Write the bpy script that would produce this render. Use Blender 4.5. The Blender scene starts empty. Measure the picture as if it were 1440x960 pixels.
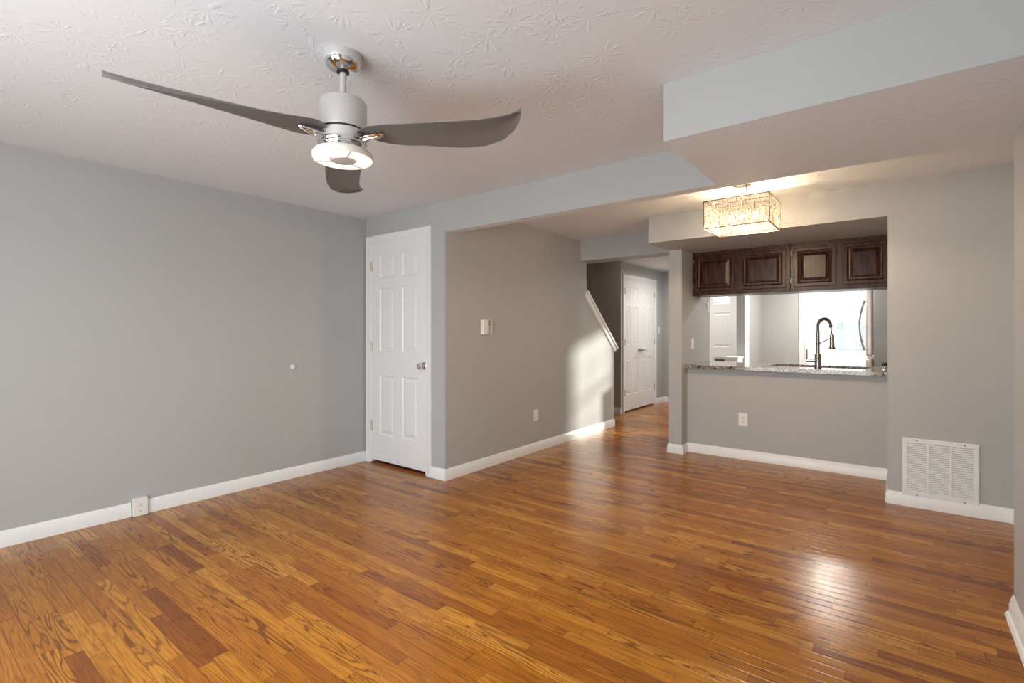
import bpy, math, random
from mathutils import Vector, Matrix

random.seed(7)
PI = math.pi
COL = bpy.context.scene.collection
SC = bpy.context.scene

# ------------------------------------------------------------------ camera, world, sun, lights, exposure
F_PX, CAM_H, YAW = 705.0, 1.22, math.radians(37.8)
cam_d = bpy.data.cameras.new('camera')
cam = bpy.data.objects.new('camera', cam_d)
COL.objects.link(cam)
cam.location = (0, 0, CAM_H)
cam.rotation_euler = (PI / 2, 0, YAW)
cam_d.sensor_width = 36.0
cam_d.lens = 36.0 * F_PX / 1440.0
cam_d.shift_y = -12.0 / 1440.0
cam_d.clip_start = 0.02
SC.camera = cam

SC.view_settings.view_transform = 'Standard'
SC.view_settings.look = 'None'
SC.view_settings.exposure = 0.16
SC.view_settings.gamma = 1.0
SC.view_settings.use_curve_mapping = False

world = bpy.data.worlds.new('sky')
SC.world = world
world.use_nodes = True
wbg = world.node_tree.nodes['Background']
wbg.inputs['Color'].default_value = (0.94, 0.98, 1.0, 1)
wbg.inputs['Strength'].default_value = 2.9


def area(name, loc, rot, sx, sy, energy, color):
    l = bpy.data.lights.new(name, 'AREA')
    l.shape = 'RECTANGLE'
    l.size, l.size_y = sx, sy
    l.energy = energy
    l.color = color
    o = bpy.data.objects.new(name, l)
    o.location, o.rotation_euler = loc, rot
    COL.objects.link(o)
    return o


# daylight through the patio opening behind the camera
area('patio_daylight', (-1.50, -1.17, 1.06), (math.radians(90 + 10), 0, 0), 2.2, 1.95, 62.0, (0.94, 0.975, 1.0))
sun_d = bpy.data.lights.new('sun', 'SUN')
sun_d.energy = 7.0
sun_d.angle = math.radians(3.0)
sun_d.color = (1.0, 0.93, 0.82)
sun = bpy.data.objects.new('sun', sun_d)
COL.objects.link(sun)
SUN_DIR = Vector((-0.575, -0.775, -0.215))
sun.rotation_euler = SUN_DIR.to_track_quat('-Z', 'Y').to_euler()
sun.location = (6, 16, 6)


# ------------------------------------------------------------------ node material helpers
class NT:
    def __init__(self, name):
        self.m = bpy.data.materials.new(name)
        self.m.use_nodes = True
        self.t = self.m.node_tree
        self.p = self.t.nodes['Principled BSDF']
        self.out = self.t.nodes['Material Output']

    def n(self, kind, **kw):
        nd = self.t.nodes.new(kind)
        for k, v in kw.items():
            setattr(nd, k, v)
        return nd

    def put(self, sock, v):
        if isinstance(v, bpy.types.NodeSocket):
            self.t.links.new(v, sock)
        else:
            sock.default_value = v

    def math(self, op, a, b=0.0, c=None, clamp=False):
        nd = self.n('ShaderNodeMath', operation=op, use_clamp=clamp)
        self.put(nd.inputs[0], a)
        self.put(nd.inputs[1], b)
        if c is not None:
            self.put(nd.inputs[2], c)
        return nd.outputs[0]

    def xyz(self, v):
        nd = self.n('ShaderNodeSeparateXYZ')
        self.put(nd.inputs[0], v)
        return nd.outputs

    def vec(self, x, y, z=0.0):
        nd = self.n('ShaderNodeCombineXYZ')
        for i, v in enumerate((x, y, z)):
            self.put(nd.inputs[i], v)
        return nd.outputs[0]

    def coord(self):
        return self.n('ShaderNodeTexCoord').outputs['Object']

    def noise(self, v, scale, detail=2.0, rough=0.5, dist=0.0):
        nd = self.n('ShaderNodeTexNoise')
        self.put(nd.inputs['Vector'], v)
        nd.inputs['Scale'].default_value = scale
        nd.inputs['Detail'].default_value = detail
        nd.inputs['Roughness'].default_value = rough
        nd.inputs['Distortion'].default_value = dist
        return nd.outputs['Fac']

    def ramp(self, fac, stops, interp='LINEAR'):
        nd = self.n('ShaderNodeValToRGB')
        cr = nd.color_ramp
        cr.interpolation = interp
        while len(cr.elements) < len(stops):
            cr.elements.new(0.5)
        for e, (p, c) in zip(cr.elements, stops):
            e.position = p
            e.color = c if len(c) == 4 else (*c, 1)
        self.put(nd.inputs[0], fac)
        return nd.outputs[0]

    def mix(self, fac, a, b, blend='MIX'):
        nd = self.n('ShaderNodeMix', data_type='RGBA', blend_type=blend)
        self.put(nd.inputs[0], fac)
        self.put(nd.inputs[6], a if isinstance(a, bpy.types.NodeSocket) else (*a, 1))
        self.put(nd.inputs[7], b if isinstance(b, bpy.types.NodeSocket) else (*b, 1))
        return nd.outputs[2]

    def smooth(self, v, a, b):
        nd = self.n('ShaderNodeMapRange', interpolation_type='SMOOTHSTEP')
        self.put(nd.inputs[0], v)
        nd.inputs[1].default_value, nd.inputs[2].default_value = a, b
        nd.inputs[3].default_value, nd.inputs[4].default_value = 0.0, 1.0
        return nd.outputs[0]

    def bump(self, h, strength, dist):
        nd = self.n('ShaderNodeBump')
        nd.inputs['Strength'].default_value = strength
        nd.inputs['Distance'].default_value = dist
        self.put(nd.inputs['Height'], h)
        self.t.links.new(nd.outputs[0], self.p.inputs['Normal'])

    def set(self, **kw):
        for k, v in kw.items():
            s = self.p.inputs[k.replace('_', ' ')]
            if isinstance(v, tuple) and len(v) == 3 and s.type == 'RGBA':
                v = (*v, 1)
            self.put(s, v)
        return self


def plain(name, col, rough=0.5, metal=0.0, spec=0.5, vary=0.04, scale=14.0, **kw):
    """a plain coat of paint / metal / plastic with a faint procedural unevenness"""
    t = NT(name)
    n = t.noise(t.coord(), scale, 3.0)
    lo = tuple(max(0, c * (1 - vary)) for c in col)
    hi = tuple(min(1, c * (1 + vary)) for c in col)
    t.set(Base_Color=t.mix(n, lo, hi), Roughness=rough, Metallic=metal, Specular_IOR_Level=spec, **kw)
    return t.m


def m_wall():
    t = NT('grey_wall_paint')
    c = t.coord()
    n = t.noise(c, 1.3, 3.0)
    t.set(Base_Color=t.mix(n, (0.418, 0.432, 0.433), (0.447, 0.461, 0.462)), Roughness=0.55, Specular_IOR_Level=0.35)
    t.bump(t.noise(c, 160.0, 2.0), 0.12, 0.002)
    return t.m


def m_ceiling():
    t = NT('stomped_ceiling_texture')
    c = t.coord()
    x, y, z = t.xyz(c)
    s = 5.2
    warp = t.noise(c, 3.0, 1.0)
    px = t.math('MULTIPLY', x, s)
    py = t.math('ADD', t.math('MULTIPLY', y, s), t.math('MULTIPLY', warp, 0.6))
    p2 = t.vec(px, py, 0.0)
    vo = t.n('ShaderNodeTexVoronoi', voronoi_dimensions='2D', feature='F1')
    t.put(vo.inputs['Vector'], p2)
    vo.inputs['Scale'].default_value = 1.0
    vo.inputs['Randomness'].default_value = 0.9
    cx, cy, _ = t.xyz(vo.outputs['Position'])
    dx, dy = t.math('SUBTRACT', px, cx), t.math('SUBTRACT', py, cy)
    r = t.math('MAXIMUM', t.math('POWER', t.math('ADD', t.math('MULTIPLY', dx, dx), t.math('MULTIPLY', dy, dy)), 0.5), 0.001)
    ux, uy = t.math('DIVIDE', dx, r), t.math('DIVIDE', dy, r)
    rnd = t.xyz(vo.outputs['Color'])[0]
    sv = t.vec(t.math('MULTIPLY', ux, 3.2), t.math('MULTIPLY', uy, 3.2), t.math('ADD', t.math('MULTIPLY', rnd, 60.0), t.math('MULTIPLY', r, 1.2)))
    streak = t.smooth(t.noise(sv, 1.0, 1.0, 0.4), 0.50, 0.66)
    fade = t.math('MULTIPLY', t.smooth(r, 0.05, 0.2), t.math('SUBTRACT', 1.0, t.smooth(r, 0.32, 0.62)))
    brk = t.smooth(t.noise(c, 38.0, 2.0), 0.35, 0.55)
    h = t.math('MULTIPLY', t.math('MULTIPLY', streak, fade), brk)
    h = t.math('ADD', h, t.math('MULTIPLY', t.noise(c, 70.0, 3.0), 0.28))
    n = t.noise(c, 2.0, 2.0)
    t.set(Base_Color=t.mix(n, (0.700, 0.738, 0.775), (0.725, 0.763, 0.800)), Roughness=0.75, Specular_IOR_Level=0.2)
    t.bump(h, 0.30, 0.004)
    return t.m


def m_floor():
    t = NT('oak_strip_floor')
    c = t.coord()
    x, y, z = t.xyz(c)
    w, L = 0.057, 0.62
    ry = t.math('DIVIDE', y, w)
    row = t.math('FLOOR', ry)
    fy = t.math('SUBTRACT', ry, row)
    wn = t.n('ShaderNodeTexWhiteNoise', noise_dimensions='1D')
    t.put(wn.inputs['W'], row)
    u = t.math('ADD', t.math('DIVIDE', x, L), t.math('MULTIPLY', wn.outputs['Value'], 37.0))
    u = t.math('ADD', u, t.math('MULTIPLY', t.noise(t.vec(u, t.math('MULTIPLY', row, 7.3)), 0.8, 0.0), 1.3))
    colm = t.math('FLOOR', u)
    fx = t.math('SUBTRACT', u, colm)
    wn2 = t.n('ShaderNodeTexWhiteNoise', noise_dimensions='2D')
    t.put(wn2.inputs['Vector'], t.vec(row, colm))
    rnd = wn2.outputs['Value']
    rnd2 = t.xyz(wn2.outputs['Color'])[1]
    seed = t.math('MULTIPLY', rnd2, 91.0)
    base = t.ramp(rnd, [(0.0, (0.22, 0.064, 0.008)), (0.025, (0.295, 0.094, 0.010)), (0.14, (0.365, 0.126, 0.0115)),
                        (0.55, (0.435, 0.163, 0.0150)), (0.82, (0.500, 0.205, 0.021)), (1.0, (0.560, 0.250, 0.035))])
    # long cathedral figure: contour lines of a stretched noise
    n1 = t.noise(t.vec(t.math('MULTIPLY', x, 1.15), t.math('MULTIPLY', y, 14.0), seed), 1.0, 2.0, 0.4, 0.25)
    rings = t.math('SINE', t.math('MULTIPLY', n1, 88.0))
    rings = t.smooth(rings, 0.25, 1.0)
    amt = t.math('MULTIPLY', rings, t.math('ADD', 0.22, t.math('MULTIPLY', t.smooth(rnd2, 0.25, 0.85), 0.55)))
    fine = t.noise(t.vec(t.math('MULTIPLY', x, 7.0), t.math('MULTIPLY', y, 150.0), seed), 1.0, 3.0, 0.6)
    fine = t.smooth(fine, 0.38, 0.72)
    colr = t.mix(amt, base, (0.095, 0.025, 0.005))
    colr = t.mix(t.math('MULTIPLY', fine, 0.55), colr, (0.135, 0.038, 0.007))
    blot = t.noise(t.vec(t.math('MULTIPLY', x, 2.2), t.math('MULTIPLY', y, 5.0), seed), 1.0, 2.0)
    colr = t.mix(t.math('MULTIPLY', t.smooth(blot, 0.55, 0.8), 0.35), colr, (0.15, 0.044, 0.009))
    ey = t.math('MINIMUM', fy, t.math('SUBTRACT', 1.0, fy))
    ex = t.math('MULTIPLY', t.math('MINIMUM', fx, t.math('SUBTRACT', 1.0, fx)), L / w)
    e = t.math('MINIMUM', ey, ex)
    gap = t.math('SUBTRACT', 1.0, t.smooth(e, 0.008, 0.034))
    colr = t.mix(t.math('MULTIPLY', gap, 0.65), colr, (0.07, 0.024, 0.009))
    ro = t.math('ADD', 0.18, t.math('MULTIPLY', t.noise(c, 5.0, 3.0), 0.10))
    t.set(Base_Color=colr, Roughness=ro, Specular_IOR_Level=0.38)
    hh = t.math('ADD', t.math('MULTIPLY', t.smooth(ey, 0.0, 0.09), 1.0), t.math('MULTIPLY', rnd2, 0.25))
    hh = t.math('ADD', hh, t.math('MULTIPLY', t.noise(t.vec(t.math('MULTIPLY', x, 2.0), t.math('MULTIPLY', y, 16.0)), 1.0, 1.0), 0.9))
    t.bump(hh, 0.18, 0.0022)
    return t.m


def m_darkwood():
    t = NT('espresso_stained_wood')
    c = t.coord()
    x, y, z = t.xyz(c)
    n1 = t.noise(t.vec(t.math('MULTIPLY', x, 9.0), t.math('MULTIPLY', y, 9.0), t.math('MULTIPLY', z, 1.6)), 1.0, 2.0, 0.5, 0.8)
    rings = t.smooth(t.math('SINE', t.math('MULTIPLY', n1, 38.0)), -0.3, 1.0)
    fine = t.noise(t.vec(t.math('MULTIPLY', x, 170.0), t.math('MULTIPLY', y, 170.0), t.math('MULTIPLY', z, 9.0)), 1.0, 3.0)
    a = t.mix(rings, (0.066, 0.021, 0.007), (0.022, 0.007, 0.003))
    a = t.mix(t.math('MULTIPLY', fine, 0.35), a, (0.014, 0.005, 0.003))
    t.set(Base_Color=a, Roughness=0.28, Specular_IOR_Level=0.26)
    t.bump(fine, 0.12, 0.001)
    return t.m


def m_granite():
    t = NT('speckled_granite')
    c = t.coord()
    v = t.n('ShaderNodeTexVoronoi')
    t.put(v.inputs['Vector'], c)
    v.inputs['Scale'].default_value = 95.0
    g = t.xyz(v.outputs['Color'])[0]
    n = t.noise(c, 28.0, 4.0, 0.65)
    m = t.math('ADD', t.math('MULTIPLY', g, 0.55), t.math('MULTIPLY', n, 0.5))
    colr = t.ramp(m, [(0.22, (0.02, 0.019, 0.018)), (0.36, (0.13, 0.115, 0.10)), (0.55, (0.25, 0.225, 0.20)), (0.80, (0.47, 0.44, 0.40))])
    t.set(Base_Color=colr, Roughness=0.09, Specular_IOR_Level=0.55)
    return t.m


def m_glass():
    t = NT('window_glass')
    tr = t.n('ShaderNodeBsdfTransparent')
    tr.inputs[0].default_value = (0.96, 0.98, 0.97, 1)
    gl = t.n('ShaderNodeBsdfGlossy')
    gl.inputs['Roughness'].default_value = 0.02
    fr = t.n('ShaderNodeFresnel')
    fr.inputs[0].default_value = 1.35
    mx = t.n('ShaderNodeMixShader')
    t.t.links.new(fr.outputs[0], mx.inputs[0])
    t.t.links.new(tr.outputs[0], mx.inputs[1])
    t.t.links.new(gl.outputs[0], mx.inputs[2])
    t.t.links.new(mx.outputs[0], t.out.inputs['Surface'])
    return t.m


def m_crystal():
    t = NT('crystal_bead')
    n = t.noise(t.coord(), 90.0, 2.0)
    tl = t.n('ShaderNodeBsdfTranslucent')
    t.put(tl.inputs[0], t.ramp(n, [(0.40, (0.16, 0.13, 0.10)), (0.56, (0.93, 0.91, 0.86))]))
    gl = t.n('ShaderNodeBsdfGlossy')
    gl.inputs['Roughness'].default_value = 0.08
    df = t.n('ShaderNodeBsdfDiffuse')
    df.inputs[0].default_value = (0.7, 0.68, 0.64, 1)
    a = t.n('ShaderNodeMixShader')
    a.inputs[0].default_value = 0.25
    t.t.links.new(tl.outputs[0], a.inputs[1])
    t.t.links.new(df.outputs[0], a.inputs[2])
    b = t.n('ShaderNodeMixShader')
    b.inputs[0].default_value = 0.18
    t.t.links.new(a.outputs[0], b.inputs[1])
    t.t.links.new(gl.outputs[0], b.inputs[2])
    t.t.links.new(b.outputs[0], t.out.inputs['Surface'])
    return t.m


def m_emit(name, col, s):
    t = NT(name)
    n = t.noise(t.coord(), 20.0, 1.0)
    e = t.n('ShaderNodeEmission')
    t.put(e.inputs[0], t.mix(n, tuple(c * 0.97 for c in col), col))
    e.inputs[1].default_value = s
    t.t.links.new(e.outputs[0], t.out.inputs['Surface'])
    return t.m


WALL, CEIL, FLOOR = m_wall(), m_ceiling(), m_floor()
TRIM = plain('white_semigloss_trim', (0.80, 0.82, 0.83), 0.32, vary=0.015)
DOORP = plain('white_door_paint', (0.80, 0.82, 0.83), 0.30, vary=0.015)
PLASTIC = plain('white_plastic', (0.80, 0.80, 0.78), 0.35, vary=0.02)
DARK = plain('black_plastic', (0.015, 0.015, 0.015), 0.4)
CHROME = plain('polished_chrome', (0.78, 0.78, 0.78), 0.06, 1.0, vary=0.02)
NICKEL = plain('brushed_nickel', (0.30, 0.29, 0.275), 0.28, 1.0, vary=0.06, scale=60)
BRASS = plain('aged_brass', (0.50, 0.42, 0.26), 0.35, 1.0, vary=0.1, scale=40)
DARKMETAL = plain('dark_hinge_metal', (0.14, 0.13, 0.12), 0.4, 0.8)
STEEL = plain('stainless_steel', (0.66, 0.61, 0.58), 0.42, 0.6, vary=0.04, scale=50)
FANBODY = plain('satin_silver_housing', (0.60, 0.59, 0.58), 0.38, 0.35, vary=0.02)
BLADE = plain('matte_grey_blade', (0.125, 0.118, 0.112), 0.42, 0.1, vary=0.04)
FROST = plain('frosted_acrylic', (0.82, 0.78, 0.72), 0.4, vary=0.01)
GREYSIDE = plain('grey_appliance_side', (0.33, 0.33, 0.32), 0.45, vary=0.03)
WOODD, GRANITE, GLASS, CRYSTAL = m_darkwood(), m_granite(), m_glass(), m_crystal()
RING_E = m_emit('led_segment_glow', (1.0, 0.90, 0.74), 1.25)
BULB_E = m_emit('bulb_glow', (1.0, 0.80, 0.52), 16.0)
FRAMEM = plain('bronze_wire_frame', (0.20, 0.15, 0.10), 0.35, 0.9)
THRESH = plain('red_oak_threshold', (0.20, 0.055, 0.02), 0.35, vary=0.2, scale=30)
GRILLE_SHADE = plain('grille_shade_black', (0.03, 0.03, 0.03), 0.8)
SIDING = plain('pale_siding', (0.74, 0.75, 0.76), 0.7, vary=0.03, scale=3)
PANE_D = plain('far_window_pane', (0.36, 0.40, 0.44), 0.2, vary=0.1, scale=2)
ASPHALT = plain('pale_pavement', (0.42, 0.42, 0.41), 0.9, vary=0.08, scale=4)
CHIP = plain('pale_chip', (0.8, 0.55, 0.4), 0.6)


# ------------------------------------------------------------------ mesh builder
class MB:
    def __init__(self):
        self.v, self.f, self.mi = [], [], []

    def add(self, vs, fs, mi=0, M=None):
        o = len(self.v)
        for p in vs:
            p = Vector(p)
            self.v.append(M @ p if M else p)
        for f in fs:
            self.f.append([o + i for i in f])
            self.mi.append(mi)
        return self

    def box(self, x0, y0, z0, x1, y1, z1, mi=0, M=None, bottom=None):
        vs = [(x, y, z) for z in (z0, z1) for y in (y0, y1) for x in (x0, x1)]
        fs = [(0, 2, 3, 1), (4, 5, 7, 6), (0, 1, 5, 4), (2, 6, 7, 3), (0, 4, 6, 2), (1, 3, 7, 5)]
        self.add(vs, fs, mi, M)
        if bottom is not None:
            self.mi[-6] = bottom
        return self

    def prism(self, poly, a, b, axis='y', mi=0, M=None):
        def mp(p, c):
            return {'y': (p[0], c, p[1]), 'x': (c, p[0], p[1]), 'z': (p[0], p[1], c)}[axis]
        n = len(poly)
        vs = [mp(p, a) for p in poly] + [mp(p, b) for p in poly]
        fs = [tuple(range(n - 1, -1, -1)), tuple(range(n, 2 * n))]
        fs += [(i, (i + 1) % n, n + (i + 1) % n, n + i) for i in range(n)]
        return self.add(vs, fs, mi, M)

    def lathe(self, prof, M=None, seg=40, mi=0):
        vs, fs = [], []
        for r, z in prof:
            for k in range(seg):
                a = 2 * PI * k / seg
                vs.append((r * math.cos(a), r * math.sin(a), z))
        for i in range(len(prof) - 1):
            for k in range(seg):
                k2 = (k + 1) % seg
                fs.append((i * seg + k, i * seg + k2, (i + 1) * seg + k2, (i + 1) * seg + k))
        if prof[0][0] > 1e-6:
            fs.append(tuple(range(seg - 1, -1, -1)))
        if prof[-1][0] > 1e-6:
            fs.append(tuple((len(prof) - 1) * seg + k for k in range(seg)))
        return self.add(vs, fs, mi, M)

    def tube(self, path, r, seg=12, mi=0, M=None, radii=None):
        path = [Vector(p) for p in path]
        vs, fs = [], []
        up = Vector((0, 0, 1))
        prev = None
        for i, p in enumerate(path):
            t = (path[min(i + 1, len(path) - 1)] - path[max(i - 1, 0)]).normalized()
            if prev is None:
                a = up if abs(t.z) < 0.9 else Vector((1, 0, 0))
                nx = t.cross(a).normalized()
            else:
                nx = (prev - t * prev.dot(t)).normalized()
            prev = nx
            ny = t.cross(nx)
            rr = radii[i] if radii else r
            for k in range(seg):
                a = 2 * PI * k / seg
                vs.append(p + nx * (rr * math.cos(a)) + ny * (rr * math.sin(a)))
        for i in range(len(path) - 1):
            for k in range(seg):
                k2 = (k + 1) % seg
                fs.append((i * seg + k, i * seg + k2, (i + 1) * seg + k2, (i + 1) * seg + k))
        fs.append(tuple(range(seg - 1, -1, -1)))
        fs.append(tuple((len(path) - 1) * seg + k for k in range(seg)))
        return self.add(vs, fs, mi, M)

    def sweep(self, path, prof, mp, mi=0):
        """mitred sweep: path in a plane, prof = (offset to the left of travel, out of plane); mp maps (a, b, c) to a point"""
        P = [Vector((p[0], p[1])) for p in path]
        n = len(P)
        vs, fs = [], []
        for i in range(n):
            dirs = []
            if i > 0:
                dirs.append((P[i] - P[i - 1]).normalized())
            if i < n - 1:
                dirs.append((P[i + 1] - P[i]).normalized())
            nrm = [Vector((-d.y, d.x)) for d in dirs]
            if len(nrm) == 2:
                s = nrm[0] + nrm[1]
                off = s / max(1e-6, 1 + nrm[0].dot(nrm[1]))
            else:
                off = nrm[0]
            for o, c in prof:
                q = P[i] + off * o
                vs.append(mp(q.x, q.y, c))
        k = len(prof)
        for i in range(n - 1):
            for j in range(k):
                j2 = (j + 1) % k
                fs.append((i * k + j, i * k + j2, (i + 1) * k + j2, (i + 1) * k + j))
        fs.append(tuple(range(k - 1, -1, -1)))
        fs.append(tuple((n - 1) * k + j for j in range(k)))
        return self.add(vs, fs, mi)

    def build(self, name, mats, parent=None, smooth=False, bevel=0.0, loc=None, seg=2, angle=35):
        me = bpy.data.meshes.new(name)
        me.from_pydata([tuple(p) for p in self.v], [], self.f)
        mats = mats if isinstance(mats, (list, tuple)) else [mats]
        for m in mats:
            me.materials.append(m)
        for p, i in zip(me.polygons, self.mi):
            p.material_index = i
        import bmesh
        bm = bmesh.new()
        bm.from_mesh(me)
        bmesh.ops.recalc_face_normals(bm, faces=bm.faces)
        bm.to_mesh(me)
        bm.free()
        if smooth:
            me.shade_smooth()
            me.set_sharp_from_angle(angle=math.radians(angle))
        o = bpy.data.objects.new(name, me)
        COL.objects.link(o)
        if parent:
            o.parent = parent
        if loc:
            o.location = loc
        if bevel:
            b = o.modifiers.new('bevel', 'BEVEL')
            b.width, b.segments, b.limit_method = bevel, seg, 'ANGLE'
            b.angle_limit = math.radians(40)
            b.harden_normals = False
        return o


def tag(o, label, cat, group=None, kind=None):
    if label:
        o['label'] = label
    if cat:
        o['category'] = cat
    if group:
        o['group'] = group
    if kind:
        o['kind'] = kind
    return o


def struct(o, label=None):
    o['kind'] = 'structure'
    if label:
        o['label'] = label
    return o


def thing(name, label, cat, loc=(0, 0, 0), rz=0.0, group=None):
    o = bpy.data.objects.new(name, None)
    o.empty_display_size = 0.05
    COL.objects.link(o)
    o.location, o.rotation_euler = loc, (0, 0, rz)
    return tag(o, label, cat, group)


def sbox(name, *b, label=None, mats=None, bottom=None):
    return struct(MB().box(*b, bottom=bottom).build(name, mats or WALL), label)


def rings_panel(mb, x0, z0, x1, z1, steps, M=None, mi=0):
    """a moulded panel seen from -Y: nested rectangles (inset, y depth)"""
    vs, fs = [], []
    for ins, d in steps:
        vs += [(x0 + ins, d, z0 + ins), (x1 - ins, d, z0 + ins), (x1 - ins, d, z1 - ins), (x0 + ins, d, z1 - ins)]
    for i in range(len(steps) - 1):
        for k in range(4):
            k2 = (k + 1) % 4
            fs.append((i * 4 + k, i * 4 + k2, i * 4 + 4 + k2, i * 4 + 4 + k))
    e = (len(steps) - 1) * 4
    fs.append((e, e + 1, e + 2, e + 3))
    mb.add(vs, fs, mi, M)


def panel_slab(mb, W, H, T, rects, steps, mi=0):
    """slab 0..W, 0..T, 0..H with moulded panels in its front (y = 0) face"""
    xs = sorted({0.0, W, *[r[0] for r in rects], *[r[2] for r in rects]})
    zs = sorted({0.0, H, *[r[1] for r in rects], *[r[3] for r in rects]})
    for i in range(len(xs) - 1):
        for j in range(len(zs) - 1):
            cx, cz = (xs[i] + xs[i + 1]) / 2, (zs[j] + zs[j + 1]) / 2
            if any(r[0] < cx < r[2] and r[1] < cz < r[3] for r in rects):
                continue
            mb.add([(xs[i], 0, zs[j]), (xs[i + 1], 0, zs[j]), (xs[i + 1], 0, zs[j + 1]), (xs[i], 0, zs[j + 1])], [(0, 1, 2, 3)], mi)
    for r in rects:
        rings_panel(mb, *r, steps, mi=mi)
    vs = [(0, 0, 0), (W, 0, 0), (W, 0, H), (0, 0, H), (0, T, 0), (W, T, 0), (W, T, H), (0, T, H)]
    mb.add(vs, [(4, 7, 6, 5), (0, 4, 5, 1), (3, 2, 6, 7), (0, 3, 7, 4), (1, 5, 6, 2)], mi)
    return mb


# ------------------------------------------------------------------ the setting
XW, YN, XS = -4.05, 2.94, -2.98          # west wall, closet wall, stair wall
HC, HB = 2.305, 2.057                    # ceiling, header underside
YG, XR = 4.51, -0.075                    # grille wall / soffit face, east side of the pass-through
YF = 8.70                                # house front wall
XD = -3.337                              # hall closet wall

fl = MB().box(-4.4, -1.3, -0.12, 1.6, YF + 0.12, 0.0).build('floor', FLOOR)
struct(fl, 'glossy honey oak strip floor')
ce = MB().box(-4.4, -1.3, HC, 1.6, YF + 0.12, HC + 0.12).build('ceiling', CEIL)
struct(ce, 'white ceiling with stomped brush texture')

sbox('wall_west', -4.17, -1.2, 0, XW, 7.1, HC, label='long grey wall on the left')
w = MB()
w.box(XW, YN, 0, -3.975, YN + 0.09, HC).box(-3.192, YN, 0, XS, YN + 0.09, HC).box(-3.975, YN, 2.072, -3.192, YN + 0.09, HC)
struct(w.build('wall_north', WALL), 'grey wall holding the closet door')
w = MB().box(XS, YN, HB, 0.385, YN + 0.09, HC, bottom=1)
struct(w.build('wall_header', [WALL, CEIL]), 'grey header beam across the opening to the dining area')
w = MB().box(-0.82, 2.14, HB, 0.385, YN, HC, bottom=1)
struct(w.build('ceiling_chase', [WALL, CEIL]), 'boxed duct chase dropping from the ceiling')
w = MB().prism([(YN + 0.09, 0), (6.03, 0), (6.03, 1.03), (5.30, 1.665), (5.30, HC), (YN + 0.09, HC)], XS - 0.11, XS, 'x')
struct(w.build('wall_stair', WALL), 'grey wall beside the staircase with sloping end')
sbox('wall_east', 0.385, -1.2, 0, 0.9, YN + 0.09, HC, label='grey wall at the right edge')
sbox('wall_dining', 0.578, YN + 0.09, 0, 0.9, YG, HC, label='grey side wall of the dining recess')
w = MB().box(XR, YG, 0, 0.9, 5.45, HC).box(-1.876, YG, 2.062, XR, 5.975, HC)
struct(w.build('wall_kitchen', WALL), 'grey wall with return grille and soffit over the pass-through')
w = MB().box(-1.876, 5.04, 0, -1.745, 5.975, 2.062)
struct(w.build('wall_column', WALL), 'narrow grey pier at the left of the pass-through')
sbox('wall_pass', -1.745, 5.20, 0, XR, 5.32, 0.862, label='grey half wall under the granite counter')
sbox('wall_hall_header', XS, 5.16, 2.066, -1.876, 5.40, HC, label='grey header over the hall entrance')
w = MB().box(-1.855, 5.975, 2.062, -1.745, 7.62, HC).box(-1.855, 7.62, 0, -1.745, YF, HC)
struct(w.build('wall_foyer', WALL), 'kitchen side wall with an open passage')
sbox('wall_landing', -4.05, 6.98, 0, XD, 7.09, HC, label='shaded wall beyond the stairs')
w = MB().box(XD - 0.11, 7.09, 0, XD, 7.10, HC).box(XD - 0.11, 8.275, 0, XD, YF, HC).box(XD - 0.11, 7.10, 2.065, XD, 8.275, HC)
struct(w.build('wall_hall', WALL), 'hall wall holding the double closet doors')
WX0, WX1, WZ0, WZ1 = -1.15, -0.15, 0.72, 2.10
DX0, DX1 = -3.03, -2.10
w = MB()
w.box(-4.3, YF, 0, DX0, YF + 0.12, HC).box(DX1, YF, 0, WX0, YF + 0.12, HC).box(WX1, YF, 0, 1.6, YF + 0.12, HC)
w.box(DX0, YF, 2.05, DX1, YF + 0.12, HC).box(WX0, YF, WZ1, WX1, YF + 0.12, HC).box(WX0, YF, 0, WX1, YF + 0.12, WZ0)
struct(w.build('wall_front', WALL), 'front wall of the house with entry door and kitchen window')
sbox('wall_kitchen_east', 0.62, 5.45, 0, 0.75, YF, HC, label='grey kitchen wall behind the refrigerator')
w = MB().box(-4.17, -1.30, 0, -2.65, -1.2, HC).box(-0.35, -1.30, 0, 0.9, -1.2, HC).box(-2.65, -1.30, 2.08, -0.35, -1.2, HC)
struct(w.build('wall_south', WALL), 'wall with the patio opening')
w = MB()
for a in (-2.65, -1.57, -1.49, -0.41):
    w.box(a, -1.27, 0.0, a + 0.06, -1.22, 2.08)
w.box(-2.65, -1.27, 2.02, -0.35, -1.22, 2.08).box(-2.65, -1.27, 0.0, -0.35, -1.22, 0.06)
struct(w.build('window_1', TRIM), 'white patio door frame')

# stair flight behind the sloping wall
w = MB()
poly = [(6.03, 0)]
for i in range(10):
    poly += [(6.03 - 0.224 * i, 0.19 * (i + 1)), (6.03 - 0.224 * (i + 1), 0.19 * (i + 1))]
poly += [(6.03 - 2.24, 0)]
w.prism(poly, -4.05, XS - 0.11, 'x')
struct(w.build('stair_flight', FLOOR), 'oak stairs rising behind the sloping wall')

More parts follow.
